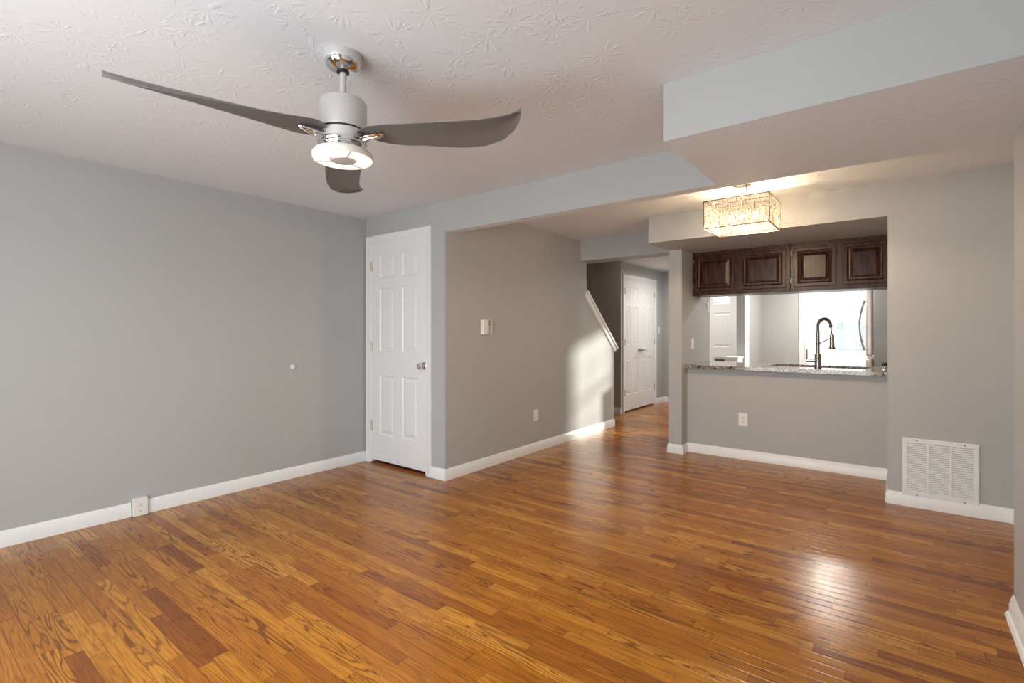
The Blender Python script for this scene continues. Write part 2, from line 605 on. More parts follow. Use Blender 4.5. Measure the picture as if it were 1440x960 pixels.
# sloping cap on the stair wall
a, b = Vector((5.285, 1.713)), Vector((6.095, 1.005))
d = (b - a).normalized()
nn = Vector((-d.y, d.x)) if d.x < 0 else Vector((-d.y, d.x))
w = MB()
def quadprism(p, q, t0, t1, x0, x1):
    w.prism([tuple(p + nn * t0), tuple(q + nn * t0), tuple(q + nn * t1), tuple(p + nn * t1)], x0, x1, 'x')
quadprism(a, b, -0.004, 0.022, XS - 0.135, XS + 0.03)
quadprism(a + d * 0.004, b - d * 0.012, -0.058, -0.004, XS - 0.125, XS + 0.016)
quadprism(a + d * 0.004, b - d * 0.018, -0.064, -0.046, XS - 0.128, XS + 0.009)
struct(w.build('trim_stair_cap', TRIM, bevel=0.004), 'white sloping cap on the stair wall')

# baseboards
BASE = [(0, 0), (0.016, 0), (0.016, 0.052), (0.013, 0.060), (0.011, 0.074), (0.006, 0.084), (0.003, 0.092), (0, 0.092)]
SHOE = [(0.0155, 0), (0.030, 0), (0.028, 0.010), (0.022, 0.017), (0.0155, 0.019)]


def base(name, path, label, shoe=False):
    m = MB().sweep(path, BASE, lambda x, y, z: (x, y, z))
    if shoe:
        m.sweep(path, SHOE, lambda x, y, z: (x, y, z))
    o = m.build(name, TRIM, smooth=True, angle=30)
    return struct(o, label)


# travel with the wall on the right hand, so that "left" points into the room
base('baseboard_west', [(XW, YN), (XW, 1.168)], 'white baseboard along the left wall')
base('baseboard_west_front', [(XW, 1.080), (XW, -1.2)], 'white baseboard at the near end of the left wall')
base('baseboard_stair', [(XS, 6.03), (XS, YN), (-3.148, YN)][::1], 'white baseboard along the stair wall')
struct(MB().sweep([(XS - 0.11, 6.03), (XS, 6.03)], BASE, lambda x, y, z: (x, 12.06 - y, z)).build('baseboard_stair_end', TRIM))
base('baseboard_pass', [(XR, YG), (XR, 5.20), (-1.745, 5.20), (-1.745, 5.04), (-1.876, 5.04), (-1.876, 5.975)], 'white baseboard along the half wall and pier')
base('baseboard_grille', [(0.578, YN + 0.09), (0.578, YG), (XR - 0.0, YG)], 'white baseboard under the return grille')
base('baseboard_east', [(0.385, -1.2), (0.385, YN + 0.09), (0.578, YN + 0.09)][:2], 'white baseboard at the right edge', shoe=True)
base('baseboard_hall', [(-3.60, 6.98), (XD, 6.98), ][::-1], 'white baseboard below the shaded landing wall')
base('baseboard_hall_front', [(DX0 - 0.07, YF), (XD, YF), (XD, 8.34)], 'white baseboard past the hall closet')

# ------------------------------------------------------------------ casings
CAS = [(0, 0), (0.0, 0.010), (0.008, 0.013), (0.030, 0.014), (0.044, 0.019), (0.058, 0.019), (0.062, 0.015), (0.062, 0)]


def casing(name, a0, a1, top, mp, label, jamb=0.09):
    m = MB()
    path = [(a1, 0), (a1, top), (a0, top), (a0, 0)]
    m.sweep(path, [(-o, c) for o, c in CAS], mp)
    # jamb lining inside the opening
    jm = [(0.0, 0.002), (0.014, 0.002), (0.014, -jamb), (0.0, -jamb)]
    m.sweep(path, jm, mp)
    return struct(m.build(name, TRIM), label)


casing('trim_1', -3.975, -3.207 + 0.004, 2.068, lambda a, z, c: (a, YN - c, z), 'white casing round the closet door')
casing('trim_2', 7.095, 8.28, 2.062, lambda a, z, c: (XD + c, a, z), 'white casing round the hall double doors')
casing('trim_3', DX0, DX1, 2.05, lambda a, z, c: (a, YF - c, z), 'white casing round the entry door')

# ------------------------------------------------------------------ doors
STEPS = [(0, 0), (0.010, 0.0075), (0.018, 0.009), (0.026, 0.008), (0.044, 0.0015), (0.048, 0.001)]


def hinge(parent, x, z, mat, h=0.09):
    m = MB()
    m.box(-0.012, -0.002, z - h / 2, 0.014, 0.003, z + h / 2, M=Matrix.Translation((x, 0, 0)))
    m.lathe([(0.006, z - h / 2), (0.006, z + h / 2), (0.003, z + h / 2 + 0.006)], Matrix.Translation((x, -0.007, 0)), 12)
    o = m.build('hinge', mat, parent)
    return o


def door_six(name, label, loc, rz, W, H, cols, rows, hinge_x, hinge_z, hmat, z0):
    e = thing(name, label, None, loc, rz)
    struct(e, label)
    m = MB()
    panel_slab(m, W, H, 0.035, [(c0, r0, c1, r1) for c0, c1 in cols for r0, r1 in rows], STEPS)
    m.build('slab', DOORP, e, loc=(0, 0, z0))
    for z in hinge_z:
        hinge(e, hinge_x, z, hmat)
    return e


X0 = -3.962
d1 = door_six('door_1', 'white six panel closet door with chrome knob', (X0, YN + 0.006, 0), 0, 0.752, 2.032,
              [(0.110, 0.322), (0.430, 0.642)], [(0.245, 0.80), (1.015, 1.605), (1.70, 1.915)], -0.006, (0.343, 1.092, 1.848), BRASS, 0.028)
k = MB()
K = Matrix.Translation((0.722, 0, 0.937)) @ Matrix.Rotation(PI / 2, 4, 'X')
k.lathe([(0.0, 0.0), (0.033, 0.0), (0.033, 0.004), (0.027, 0.010), (0.013, 0.013), (0.011, 0.030), (0.018, 0.036), (0.026, 0.044), (0.0285, 0.054),
         (0.027, 0.064), (0.020, 0.071), (0.0, 0.073)], K, 32)
kn = k.build('knob', CHROME, d1, smooth=True)
kn['label'] = 'round chrome knob'
k = MB().box(0.748, -0.001, 0.91, 0.7515, 0.030, 0.965)
k.build('latch_plate', BRASS, d1)
struct(MB().box(-3.962, YN - 0.005, 0.0, -3.207, YN + 0.09, 0.007).build('trim_threshold', THRESH), 'reddish threshold under the closet door')
struct(MB().box(-3.975, YN + 0.088, 0.0, -3.19, YN + 0.10, 2.07).build('closet_shade_sheet', DARK), 'black sheet for the shade behind the closet door')  # black sheet stands in for the shade inside the closet

def dbl(name, label, y0, hx):
    return door_six(name, label, (XD - 0.006, y0, 0), PI / 2, 0.584, 2.03,
                    [(0.085, 0.262), (0.330, 0.507)], [(0.245, 0.80), (1.015, 1.605), (1.70, 1.915)], hx, (0.30, 1.07, 1.86), DARKMETAL, 0.022)


d2 = dbl('door_2', 'left leaf of the white hall closet double doors', 7.102, 0.020)
d3 = dbl('door_3', 'right leaf of the white hall closet double doors', 7.690, 0.588)
# lever handles
def lever(parent, x, sgn):
    m = MB()
    K = Matrix.Translation((x, 0, 0.94)) @ Matrix.Rotation(PI / 2, 4, 'X')
    m.lathe([(0.0, 0.0), (0.031, 0.0), (0.031, 0.006), (0.024, 0.011), (0.011, 0.013), (0.011, 0.048), (0.0, 0.050)], K, 24)
    m.tube([(x, -0.045, 0.94), (x + sgn * 0.03, -0.052, 0.942), (x + sgn * 0.08, -0.052, 0.938), (x + sgn * 0.12, -0.048, 0.932)], 0.008, 10,
           radii=[0.010, 0.010, 0.008, 0.005])
    o = m.build('lever_handle', NICKEL, parent, smooth=True)
    o['label'] = 'nickel lever handle'
lever(d2, 0.55, -1)
lever(d3, 0.045, 1)
struct(MB().box(XD - 0.11, 7.095, 0, XD - 0.09, 8.28, 2.06).build('hall_closet_shade_sheet', DARK), 'black sheet for the shade behind the hall double doors')  # shade behind the double doors, put in as a black sheet

LITE = m_emit('lite_daylight_glow', (0.95, 0.98, 1.0), 2.2)  # the door lites glow by emission, standing in for daylight through glass
e4 = thing('door_4', 'white entry door with bright lites at its top', None, (DX0 + 0.005, YF + 0.02, 0), 0)
struct(e4)
m = MB()
DW = DX1 - DX0 - 0.01
cols = [(0.115, 0.385), (0.535, 0.805)]
panel_slab(m, DW, 2.03, 0.04, [(c0, r0, c1, r1) for c0, c1 in cols for r0, r1 in [(0.22, 0.80), (0.97, 1.545), (1.69, 1.93)]],
           [(0, 0), (0.012, 0.010), (0.022, 0.011), (0.046, 0.003)])
m.build('slab', DOORP, e4, loc=(0, 0, 0.012))

for c0, c1 in cols:
    m = MB().box(c0 + 0.03, -0.004, 1.73, c1 - 0.03, 0.008, 1.91)
    o = m.build('lite', LITE, e4, loc=(0, 0, 0.012))
    o['label'] = 'door lite glowing in place of daylight'

m = MB().box(0.56, -0.006, 0.752, 0.835, 0.0, 0.79).box(0.575, -0.009, 0.760, 0.82, -0.005, 0.782)
o = m.build('mail_slot', plain('bronze_slot', (0.11, 0.09, 0.065), 0.4, 0.5), e4, loc=(0, 0, 0.0))
o['label'] = 'dark bronze mail slot'

# ------------------------------------------------------------------ kitchen window
w2 = thing('window_2', 'bright white kitchen window over the sink', None, (0, 0, 0))
struct(w2)
m = MB()
m.sweep([(WX1, WZ0), (WX1, WZ1), (WX0, WZ1), (WX0, WZ0), (WX1, WZ0)], [(0, 0), (0, 0.012), (-0.07, 0.02), (-0.07, 0)], lambda a, z, c: (a, YF - c, z))
m.build('casing', TRIM, w2)
m = MB()
y0 = YF + 0.05
for z0_, z1_ in ((WZ0, 1.425), (1.395, WZ1)):
    ya = y0 if z0_ > 1 else y0 - 0.024
    m.box(WX0, ya, z0_, WX0 + 0.04, ya + 0.022, z1_).box(WX1 - 0.04, ya, z0_, WX1, ya + 0.022, z1_)
    m.box(WX0 + 0.04, ya, z0_, WX1 - 0.04, ya + 0.022, z0_ + 0.03).box(WX0 + 0.04, ya, z1_ - 0.03, WX1 - 0.04, ya + 0.022, z1_)
m.build('sash', TRIM, w2)
m = MB()
for zc0, zc1 in ((WZ0, 1.41), (1.41, WZ1)):
    for i in (1, 2):
        xx = WX0 + (WX1 - WX0) * i / 3
        m.box(xx - 0.006, y0 + 0.009, zc0, xx + 0.006, y0 + 0.016, zc1)
    zz = (zc0 + zc1) / 2
    m.box(WX0, y0 + 0.010, zz - 0.006, WX1, y0 + 0.0155, zz + 0.006)
m.build('muntin', TRIM, w2)
MB().box(WX0 + 0.03, y0 + 0.018, WZ0 + 0.03, WX1 - 0.03, y0 + 0.022, WZ1 - 0.03).build('pane', GLASS, w2)

# ------------------------------------------------------------------ ceiling fan
FX, FY = -1.725, 1.145
fan = thing('ceiling_fan', 'silver ceiling fan with three curved grey blades and lit ring lamp', 'ceiling fan', (FX, FY, HC))
m = MB()
m.lathe([(0.0, 0.0), (0.071, 0.0), (0.072, -0.022), (0.069, -0.030)], None, 48, 0)
m.build('canopy_band', FANBODY, fan, smooth=True)
m = MB()
m.lathe([(0.0, -0.0285), (0.0685, -0.029), (0.067, -0.038), (0.060, -0.049), (0.045, -0.058), (0.027, -0.063), (0.024, -0.0635), (0.0, -0.064)], None, 48)
cp = m.build('canopy', CHROME, fan, smooth=True)
cp['label'] = 'polished chrome canopy'
m = MB().lathe([(0.0, -0.060), (0.024, -0.060), (0.024, -0.068), (0.016, -0.070), (0.0, -0.070)], None, 32)
m.build('canopy_collar', DARK, fan, smooth=True)
m = MB().lathe([(0.0, -0.06), (0.0125, -0.06), (0.0125, -0.19), (0.0, -0.19)], None, 24)
m.build('downrod', FANBODY, fan, smooth=True)
m = MB().lathe([(0.0, -0.150), (0.017, -0.150), (0.023, -0.158), (0.026, -0.185), (0.0, -0.186)], None, 32)
m.build('rod_coupling', FANBODY, fan, smooth=True)
m = MB().lathe([(0.0, -0.176), (0.070, -0.178), (0.084, -0.182), (0.0905, -0.192), (0.0905, -0.290), (0.0895, -0.296), (0.0, -0.297)], None, 56)
m.build('motor_housing', FANBODY, fan, smooth=True)
m = MB().lathe([(0.0, -0.296), (0.084, -0.296), (0.084, -0.304), (0.0, -0.304)], None, 48)
m.build('housing_seam', DARK, fan, smooth=True)
m = MB().lathe([(0.0, -0.303), (0.086, -0.303), (0.086, -0.345), (0.080, -0.350), (0.0, -0.351)], None, 56)
m.build('lower_housing', FANBODY, fan, smooth=True)
m = MB().lathe([(0.0, -0.338), (0.080, -0.338), (0.092, -0.341), (0.0945, -0.348), (0.092, -0.354), (0.084, -0.357), (0.084, -0.361), (0.088, -0.365), (0.087, -0.371),
                (0.072, -0.378), (0.0, -0.379)], None, 56)
o = m.build('trim_band', CHROME, fan, smooth=True)
o['label'] = 'chrome band above the lamp'
# ring lamp
m = MB().lathe([(0.0, -0.372), (0.085, -0.374), (0.108, -0.380), (0.1155, -0.392), (0.1150, -0.404), (0.108, -0.4085), (0.040, -0.4085), (0.0, -0.4085)], None, 64)
lamp = m.build('ring_lamp', FROST, fan, smooth=True)
for kseg in range(3):
    a0 = math.radians(100 + 120 * kseg + 2.0)
    a1 = math.radians(100 + 120 * kseg + 118.0)
    m = MB()
    n = 26
    vs, fs = [], []
    for i in range(n + 1):
        a = a0 + (a1 - a0) * i / n
        for r, z in ((0.051, -0.4088), (0.111, -0.4075), (0.1085, -0.4115), (0.053, -0.4125)):
            vs.append((r * math.cos(a), r * math.sin(a), z))
    for i in range(n):
        for j in range(4):
            j2 = (j + 1) % 4
            fs.append((i * 4 + j, i * 4 + j2, i * 4 + 4 + j2, i * 4 + 4 + j))
    fs += [(3, 2, 1, 0), (n * 4, n * 4 + 1, n * 4 + 2, n * 4 + 3)]
    m.add(vs, fs)
    o = m.build('light_segment', RING_E, lamp)
    o['label'] = 'glowing segment'
m = MB().lathe([(0.0, -0.408), (0.046, -0.408), (0.044, -0.414), (0.030, -0.417), (0.0, -0.418)], None, 40)
m.build('lamp_hub', FANBODY, lamp, smooth=True)

for kseg in range(3):
    a_ = math.radians(100 + 120 * kseg)
    MB().box(0.046, -0.0022, -0.4145, 0.113, 0.0022, -0.407, M=Matrix.Rotation(a_, 4, 'Z')).build('divider', FANBODY, lamp)
l = bpy.data.lights.new('ring_light', 'AREA')
l.shape = 'DISK'
l.size = 0.22
l.energy = 14.5
l.color = (1.0, 0.95, 0.88)
lo = bpy.data.objects.new('ring_light', l)
COL.objects.link(lo)
lo.parent = fan
lo.location = (0, 0, -0.424)

# one blade in its own frame: u outwards, v to the left (seen from above)
def blade_mesh():
    R0, R1 = 0.075, 0.728
    N, Mv = 44, 12
    vp = [(0.0, 0.022), (0.05, 0.070), (0.12, 0.094), (0.22, 0.097), (0.35, 0.090), (0.5, 0.097), (0.62, 0.098), (0.74, 0.088), (0.85, 0.060), (0.93, 0.018), (0.975, -0.022), (1.0, -0.060)]
    vm = [(0.0, -0.030), (0.05, -0.062), (0.12, -0.077), (0.22, -0.076), (0.35, -0.068), (0.5, -0.062), (0.62, -0.057), (0.74, -0.054), (0.85, -0.056), (0.93, -0.064), (0.975, -0.072), (1.0, -0.070)]

    def it(tb, s):
        for (a, va), (b, vb) in zip(tb, tb[1:]):
            if s <= b:
                f = (s - a) / (b - a)
                f = f * f * (3 - 2 * f) * 0.35 + f * 0.65
                return va + (vb - va) * f
        return tb[-1][1]
    m = MB()
    top, bot = [], []
    for i in range(N + 1):
        s = i / N
        s = 1 - (1 - s) ** 1.35
        u = R0 + (R1 - R0) * s
        a, b = it(vm, s), it(vp, s)
        pitch = math.radians(-8 + 30 * s ** 0.6)
        for j in range(Mv + 1):
            q = j / Mv
            v = a + (b - a) * q
            camber = 0.012 * math.sin(PI * q)
            rise = -0.034 * s * s - 0.013 * math.sin(PI * s)
            z = -v * math.sin(pitch) + camber + rise
            vv = v * math.cos(pitch)
            th = 0.0045 * math.sin(PI * min(1, max(0, q))) ** 0.5 + 0.0012
            top.append((u, vv, z + th))
            bot.append((u, vv, z - th))
    W = Mv + 1
    nT = len(top)
    fs = []
    for i in range(N):
        for j in range(Mv):
            q = (i * W + j, i * W + j + 1, (i + 1) * W + j + 1, (i + 1) * W + j)
            fs.append(q)
            fs.append(tuple(nT + t for t in q[::-1]))
    ring = [i * W for i in range(N + 1)] + [N * W + j for j in range(1, W)] + [i * W + Mv for i in range(N - 1, -1, -1)] + [j for j in range(Mv - 1, 0, -1)]
    for a, b in zip(ring, ring[1:] + ring[:1]):
        fs.append((a, b, nT + b, nT + a))
    m.add(top + bot, fs)
    return m


def bracket_mesh():
    m = MB()
    # teardrop chrome clasp under the blade root
    n = 30
    pts = []
    for i in range(n + 1):
        a = 2 * PI * i / n
        pts.append((0.118 + 0.052 * math.cos(a), 0.017 * math.sin(a) * (1 - 0.35 * math.cos(a)), -0.013 + 0.006 * math.cos(a)))
    m.tube(pts, 0.0062, 8)
    m.tube([(0.060, 0, -0.020), (0.080, 0, -0.022), (0.10, 0, -0.020), (0.15, 0, -0.012)], 0.008, 10, radii=[0.014, 0.013, 0.011, 0.006])
    return m


BANG = (-14.0 + 37.8, 106.0 + 37.8, 226.0 + 37.8)
bl0 = None
for kk, ang in enumerate(BANG):
    if bl0 is None:
        bl0 = blade_mesh().build('blade', BLADE, fan, smooth=True, loc=(0, 0, -0.318))
        bk0 = bracket_mesh().build('blade_bracket', CHROME, bl0, smooth=True)
        bl, bk = bl0, bk0
    else:
        bl = bl0.copy()
        COL.objects.link(bl)
        bk = bk0.copy()
        COL.objects.link(bk)
        bl.parent = fan
        bk.parent = bl
    bl.rotation_euler = (0, 0, math.radians(ang))

# ------------------------------------------------------------------ chandelier
CHX0, CHX1, CHY0, CHY1, CHZ0, CHZ1 = -1.122, -0.695, 3.70, 4.08, 1.968, 2.163
cxc, cyc = (CHX0 + CHX1) / 2, (CHY0 + CHY1) / 2
ch = thing('chandelier', 'glowing rectangular crystal chandelier hanging before the kitchen soffit', 'chandelier', (cxc, cyc, HC))
hx, hy = (CHX1 - CHX0) / 2, (CHY1 - CHY0) / 2
zt, zb = CHZ1 - HC, CHZ0 - HC
m = MB()
r = 0.0028
for z in (zt, zb):
    m.box(-hx - r, -hy - r, z - r, hx + r, -hy + r, z + r).box(-hx - r, hy - r, z - r, hx + r, hy + r, z + r)
    m.box(-hx - r, -hy, z - r, -hx + r, hy, z + r).box(hx - r, -hy, z - r, hx + r, hy, z + r)
for sx in (-1, 1):
    for sy in (-1, 1):
        m.box(sx * hx - r, sy * hy - r, zb, sx * hx + r, sy * hy + r, zt)
m.box(-hx, -0.06 - r, zt - r, hx, -0.06 + r, zt + r).box(-hx, 0.06 - r, zt - r, hx, 0.06 + r, zt + r)
m.build('frame', FRAMEM, ch)


def strand(m, x, y, rnd):
    """one twisted crystal rod, square in section, swelling and narrowing"""
    n = 13
    ph = rnd.random() * 6
    tw = rnd.uniform(10, 24)
    vs, fs = [], []
    w0 = rnd.uniform(0.0024, 0.0036)
    for i in range(n):
        z = zb + 0.004 + (zt - zb - 0.008) * i / (n - 1)
        a = ph + tw * i / (n - 1)
        rr = w0 * (0.80 + 0.35 * math.sin(ph + i * 1.9))
        ox, oy = 0.0016 * math.sin(ph + i * 0.9), 0.0016 * math.cos(ph * 2 + i * 1.1)
        for k in range(4):
            vs.append((x + ox + rr * math.cos(a + k * PI / 2), y + oy + rr * math.sin(a + k * PI / 2), z))
    for i in range(n - 1):
        for k in range(4):
            k2 = (k + 1) % 4
            fs.append((i * 4 + k, i * 4 + k2, i * 4 + 4 + k2, i * 4 + 4 + k))
    fs += [(3, 2, 1, 0), tuple((n - 1) * 4 + k for k in range(4))]
    m.add(vs, fs)


rnd = random.Random(3)
sp = 0.0088
for side in range(4):
    m = MB()
    if side < 2:
        yy = -hy if side == 0 else hy
        n = int(2 * hx / sp)
        for i in range(n):
            strand(m, -hx + 0.005 + i * (2 * hx - 0.01) / (n - 1), yy, rnd)
    else:
        xx = -hx if side == 2 else hx
        n = int(2 * hy / sp)
        for i in range(n):
            strand(m, xx, -hy + 0.005 + i * (2 * hy - 0.01) / (n - 1), rnd)
    o = m.build('crystal_curtain', CRYSTAL, ch)
    o['kind'] = 'stuff'
m = MB().lathe([(0.0, 0.0), (0.062, 0.0), (0.062, -0.018), (0.055, -0.022), (0.0, -0.022)], None, 36)
m.build('ceiling_plate', CHROME, ch, smooth=True)
for sx, sy in ((-1, -1), (-1, 1), (1, -1), (1, 1)):
    MB().tube([(sx * 0.10, sy * 0.06, zt), (sx * 0.045, sy * 0.03, -0.02)], 0.0012, 6).build('suspension_wire', NICKEL, ch)
MB().tube([(-0.02, -0.06, zt - 0.01), (-0.025, -0.055, zt + 0.03), (0.01, -0.03, zt + 0.06), (0.03, -0.02, -0.07), (0.03, 0.0, -0.02)], 0.003, 8).build('power_cord', DARK, ch, smooth=True)
for i, (bx, by) in enumerate(((-0.085, 0.0), (0.0, -0.02), (0.085, 0.0))):
    m = MB().lathe([(0.0, zb + 0.115), (0.009, zb + 0.115), (0.012, zb + 0.10), (0.015, zb + 0.085), (0.012, zb + 0.07), (0.0, zb + 0.063)], Matrix.Translation((bx, by, 0)), 16)
    o = m.build('bulb', BULB_E, ch, smooth=True)
    MB().tube([(bx, by, zb + 0.11), (bx, by * 0.5, zt)], 0.008, 10).build('lamp_holder', CHROME, ch, smooth=True)
    l = bpy.data.lights.new('bulb_light', 'POINT')
    l.energy = 13.0
    l.color = (1.0, 0.72, 0.44)
    l.shadow_soft_size = 0.02
    lo = bpy.data.objects.new('bulb_light', l)
    COL.objects.link(lo)
    lo.parent = ch
    lo.location = (bx, by, zb + 0.035)

# ------------------------------------------------------------------ upper cabinets over the pass-through
CY = 5.375
CSTEPS = [(0, 0), (0.004, -0.002), (0.030, -0.002), (0.036, 0.004), (0.046, 0.007), (0.056, 0.0055), (0.080, -0.002), (0.084, -0.002)]


def cabinet(label, x0, x1, doors, hinges):
    e = thing('wall_cabinet', label, 'cabinet', (x0, CY, 1.612), 0, 'dark wood cabinets over the pass-through')
    W, H = x1 - x0, 2.062 - 1.612 - 0.001
    m = MB().box(0, 0.0, 0.012, W, 0.31, H).box(0, -0.004, 0.012, W, 0.0, 0.03).box(0.0, -0.006, 0.0, W, 0.30, 0.013)
    m.box(0, -0.010, H - 0.022, W, 0.0, H)
    m.build('body', WOODD, e, bevel=0.002)
    for a, b in doors:
        a, b = a - x0, b - x0
        m = MB()
        panel_slab(m, b - a, H - 0.086, 0.018, [(0.0, 0.0, b - a, H - 0.086)], CSTEPS)
        m.build('door', WOODD, e, loc=(a, -0.0195, 0.040))
    for hxx in hinges:
        for z in (0.10, H - 0.09):
            MB().box(-0.003, -0.022, z - 0.022, 0.003, 0.0, z + 0.022).build('hinge', NICKEL if hxx else BRASS, e, loc=(hxx - x0, 0, 0))
    return e


def cx(px):            # x on the cabinet front seen at this photo column
    rx = -math.sin(YAW) + math.cos(YAW) * (px - 720) / F_PX
    ry = math.cos(YAW) + math.sin(YAW) * (px - 720) / F_PX
    return rx / ry * (CY - 0.01)


xm = cx(1111.0)
cabinet('dark stained two door wall cabinet at the left, beside the pier', -1.743, xm - 0.001, [(cx(977.5), cx(1033)), (cx(1041), cx(1105.5))], [cx(975.5)])
cabinet('dark stained two door wall cabinet at the right, above the window', xm + 0.001, XR - 0.001, [(cx(1116.5), cx(1175.5)), (cx(1185.5), cx(1248.3))], [cx(1112.7)])

# ------------------------------------------------------------------ granite counter and sink
ct = thing('kitchen_counter', 'speckled granite pass-through counter with undermount sink', 'countertop', (0, 0, 0.864))
SX0, SX1, SY0, SY1 = -1.02, -0.22, 5.44, 5.82
m = MB()
CT0, CT1 = 0.0, 0.034
m.box(-1.743, 5.135, CT0, XR - 0.001, SY0, CT1).box(-1.743, SY1, CT0, XR - 0.001, 5.93, CT1)
m.box(-1.743, SY0, CT0, SX0, SY1, CT1).box(SX1, SY0, CT0, XR - 0.001, SY1, CT1)
m.box(-1.748, 5.135, CT0, -1.743, 5.20, CT1)
m.build('worktop', GRANITE, ct)
m = MB()
t_ = 0.004
m.box(SX0 - t_, SY0 - t_, -0.20, SX1 + t_, SY0, 0.0).box(SX0 - t_, SY1, -0.20, SX1 + t_, SY1 + t_, 0.0)
m.box(SX0 - t_, SY0, -0.20, SX0, SY1, 0.0).box(SX1, SY0, -0.20, SX1 + t_, SY1, 0.0).box(SX0, SY0, -0.20, SX1, SY1, -0.195)
m.build('sink_basin', STEEL, ct)
bc = MB().box(-1.742, 5.325, 0.0, XR - 0.001, 5.88, 0.655)
tag(bc.build('base_cabinet', WOODD), 'dark base cabinet under the granite counter behind the half wall', 'cabinet')

# ------------------------------------------------------------------ faucet
fx_, fy_ = -0.602, 5.36
fa = thing('kitchen_faucet', 'brushed nickel spring neck kitchen faucet at the sink', 'faucet', (fx_, fy_, 0.898))
MB().lathe([(0.0, 0.0), (0.031, 0.0), (0.031, 0.005), (0.0265, 0.008), (0.0265, 0.125), (0.024, 0.130), (0.0, 0.131)], None, 28).build('base', NICKEL, fa, smooth=True)
MB().lathe([(0.0, 0.125), (0.0145, 0.125), (0.0145, 0.215), (0.018, 0.218), (0.018, 0.232), (0.0145, 0.235), (0.0145, 0.335), (0.0, 0.336)], None, 24).build('riser', NICKEL, fa, smooth=True)
hd = MB().lathe([(0.0, 0.0), (0.0165, 0.0), (0.0165, 0.095), (0.0, 0.096)], Matrix.Translation((0.0, 0, 0.068)) @ Matrix.Rotation(-PI / 2, 4, 'Y'), 20)
hd.tube([(-0.088, 0, 0.07), (-0.088, 0, 0.12), (-0.088, 0, 0.17)], 0.005, 10)
hd.build('handle', NICKEL, fa, smooth=True)
dirv = Vector((0.105, 0.085, 0)).normalized()
arch = []
R = 0.060
for i in range(25):
    a = PI * i / 24 * 0.93
    arch.append(dirv * (R - R * math.cos(a)) + Vector((0, 0, 0.385 + R * 1.1 * math.sin(a))))
pth = [Vector((0, 0, 0.33))] + arch
endp = arch[-1]
MB().tube(pth, 0.0085, 10).build('hose', DARKMETAL, fa, smooth=True)
# coil spring round the hose
m = MB()
coil = []
# arc-length resample
cum = [0]
for p, q in zip(pth, pth[1:]):
    cum.append(cum[-1] + (q - p).length)
NC = 34
steps = NC * 10
side = dirv.cross(Vector((0, 0, 1)))
for i in range(steps + 1):
    s = cum[-1] * i / steps
    j = max(0, min(len(pth) - 2, next((q for q in range(len(cum) - 1) if cum[q + 1] >= s), len(pth) - 2)))
    f = (s - cum[j]) / (cum[j + 1] - cum[j])
    p = pth[j].lerp(pth[j + 1], f)
    t = (pth[j + 1] - pth[j]).normalized()
    nx = side
    ny = t.cross(nx).normalized()
    a = 2 * PI * NC * i / steps
    coil.append(p + nx * (0.0135 * math.cos(a)) + ny * (0.0135 * math.sin(a)))
m.tube(coil, 0.0022, 5)
m.build('spring', NICKEL, fa, smooth=True)
m = MB()
ep = endp
dn = ep + Vector((dirv.x * 0.012, dirv.y * 0.012, -0.10))
m.tube([ep, ep + Vector((0, 0, -0.012)), ep + Vector((0, 0, -0.03))], 0.016, 14, radii=[0.012, 0.017, 0.012])
m.tube([ep + Vector((0, 0, -0.02)), ep.lerp(dn, 0.6), dn], 0.006, 10)
sprayer = m
hd0 = dn
sprayer.tube([hd0 + Vector((0, 0, 0.012)), hd0, hd0 + Vector((0, 0, -0.06)), hd0 + Vector((0, 0, -0.105)), hd0 + Vector((0, 0, -0.118)), hd0 + Vector((0, 0, -0.126))],
             0.02, 16, radii=[0.012, 0.018, 0.019, 0.020, 0.028, 0.027])
sprayer.build('spray_head', NICKEL, fa, smooth=True)
MB().tube([(0, 0, 0.222), tuple(Vector((0, 0, 0.222)).lerp(hd0 + Vector((0, 0, -0.02)), 0.9)), tuple(hd0 + Vector((0, 0, -0.02)))], 0.0045, 8).build('docking_arm', NICKEL, fa, smooth=True)

so = thing('soap_dispenser', 'small black and chrome dispenser at the right end of the granite', 'dispenser', (-0.112, 5.62, 0.898))
MB().lathe([(0.0, 0.0), (0.022, 0.0), (0.022, 0.006), (0.014, 0.012), (0.014, 0.024), (0.0, 0.025)], None, 24).build('collar', CHROME, so, smooth=True)
MB().lathe([(0.0, 0.022), (0.016, 0.024), (0.024, 0.034), (0.024, 0.046), (0.016, 0.056), (0.0, 0.059)], None, 24).build('pump_head', DARK, so, smooth=True)

# ------------------------------------------------------------------ refrigerator
fr = thing('refrigerator', 'stainless refrigerator seen past the right of the kitchen window', 'refrigerator', (-0.245, 7.0, 0))
m = MB().box(0.0, 0.0, 0.02, 0.70, 0.85, 1.75)
m.build('body', GREYSIDE, fr, bevel=0.006)
m = MB().box(-0.072, 0.0, 0.955, -0.006, 0.85, 1.75)
m.build('door', STEEL, fr, bevel=0.02, seg=4)
m = MB().box(-0.072, 0.0, 0.06, -0.006, 0.85, 0.925)
m.build('freezer_door', STEEL, fr, bevel=0.02, seg=4)
m = MB().box(-0.06, 0.01, 0.925, 0.03, 0.06, 0.955).lathe([(0.0, 0.0), (0.016, 0.0), (0.016, 0.014), (0.0, 0.014)], Matrix.Translation((-0.03, 0.0, 0.94)) @ Matrix.Rotation(PI / 2, 4, 'X'), 14)
m.build('hinge', PLASTIC, fr)
pts = []
for i in range(17):
    q = i / 16
    pts.append((-0.082 - 0.052 * math.sin(PI * q) ** 0.8, 0.06, 1.02 + 0.57 * q))
m = MB().tube(pts, 0.011, 12, radii=[0.017] + [0.0095] * 15 + [0.017])
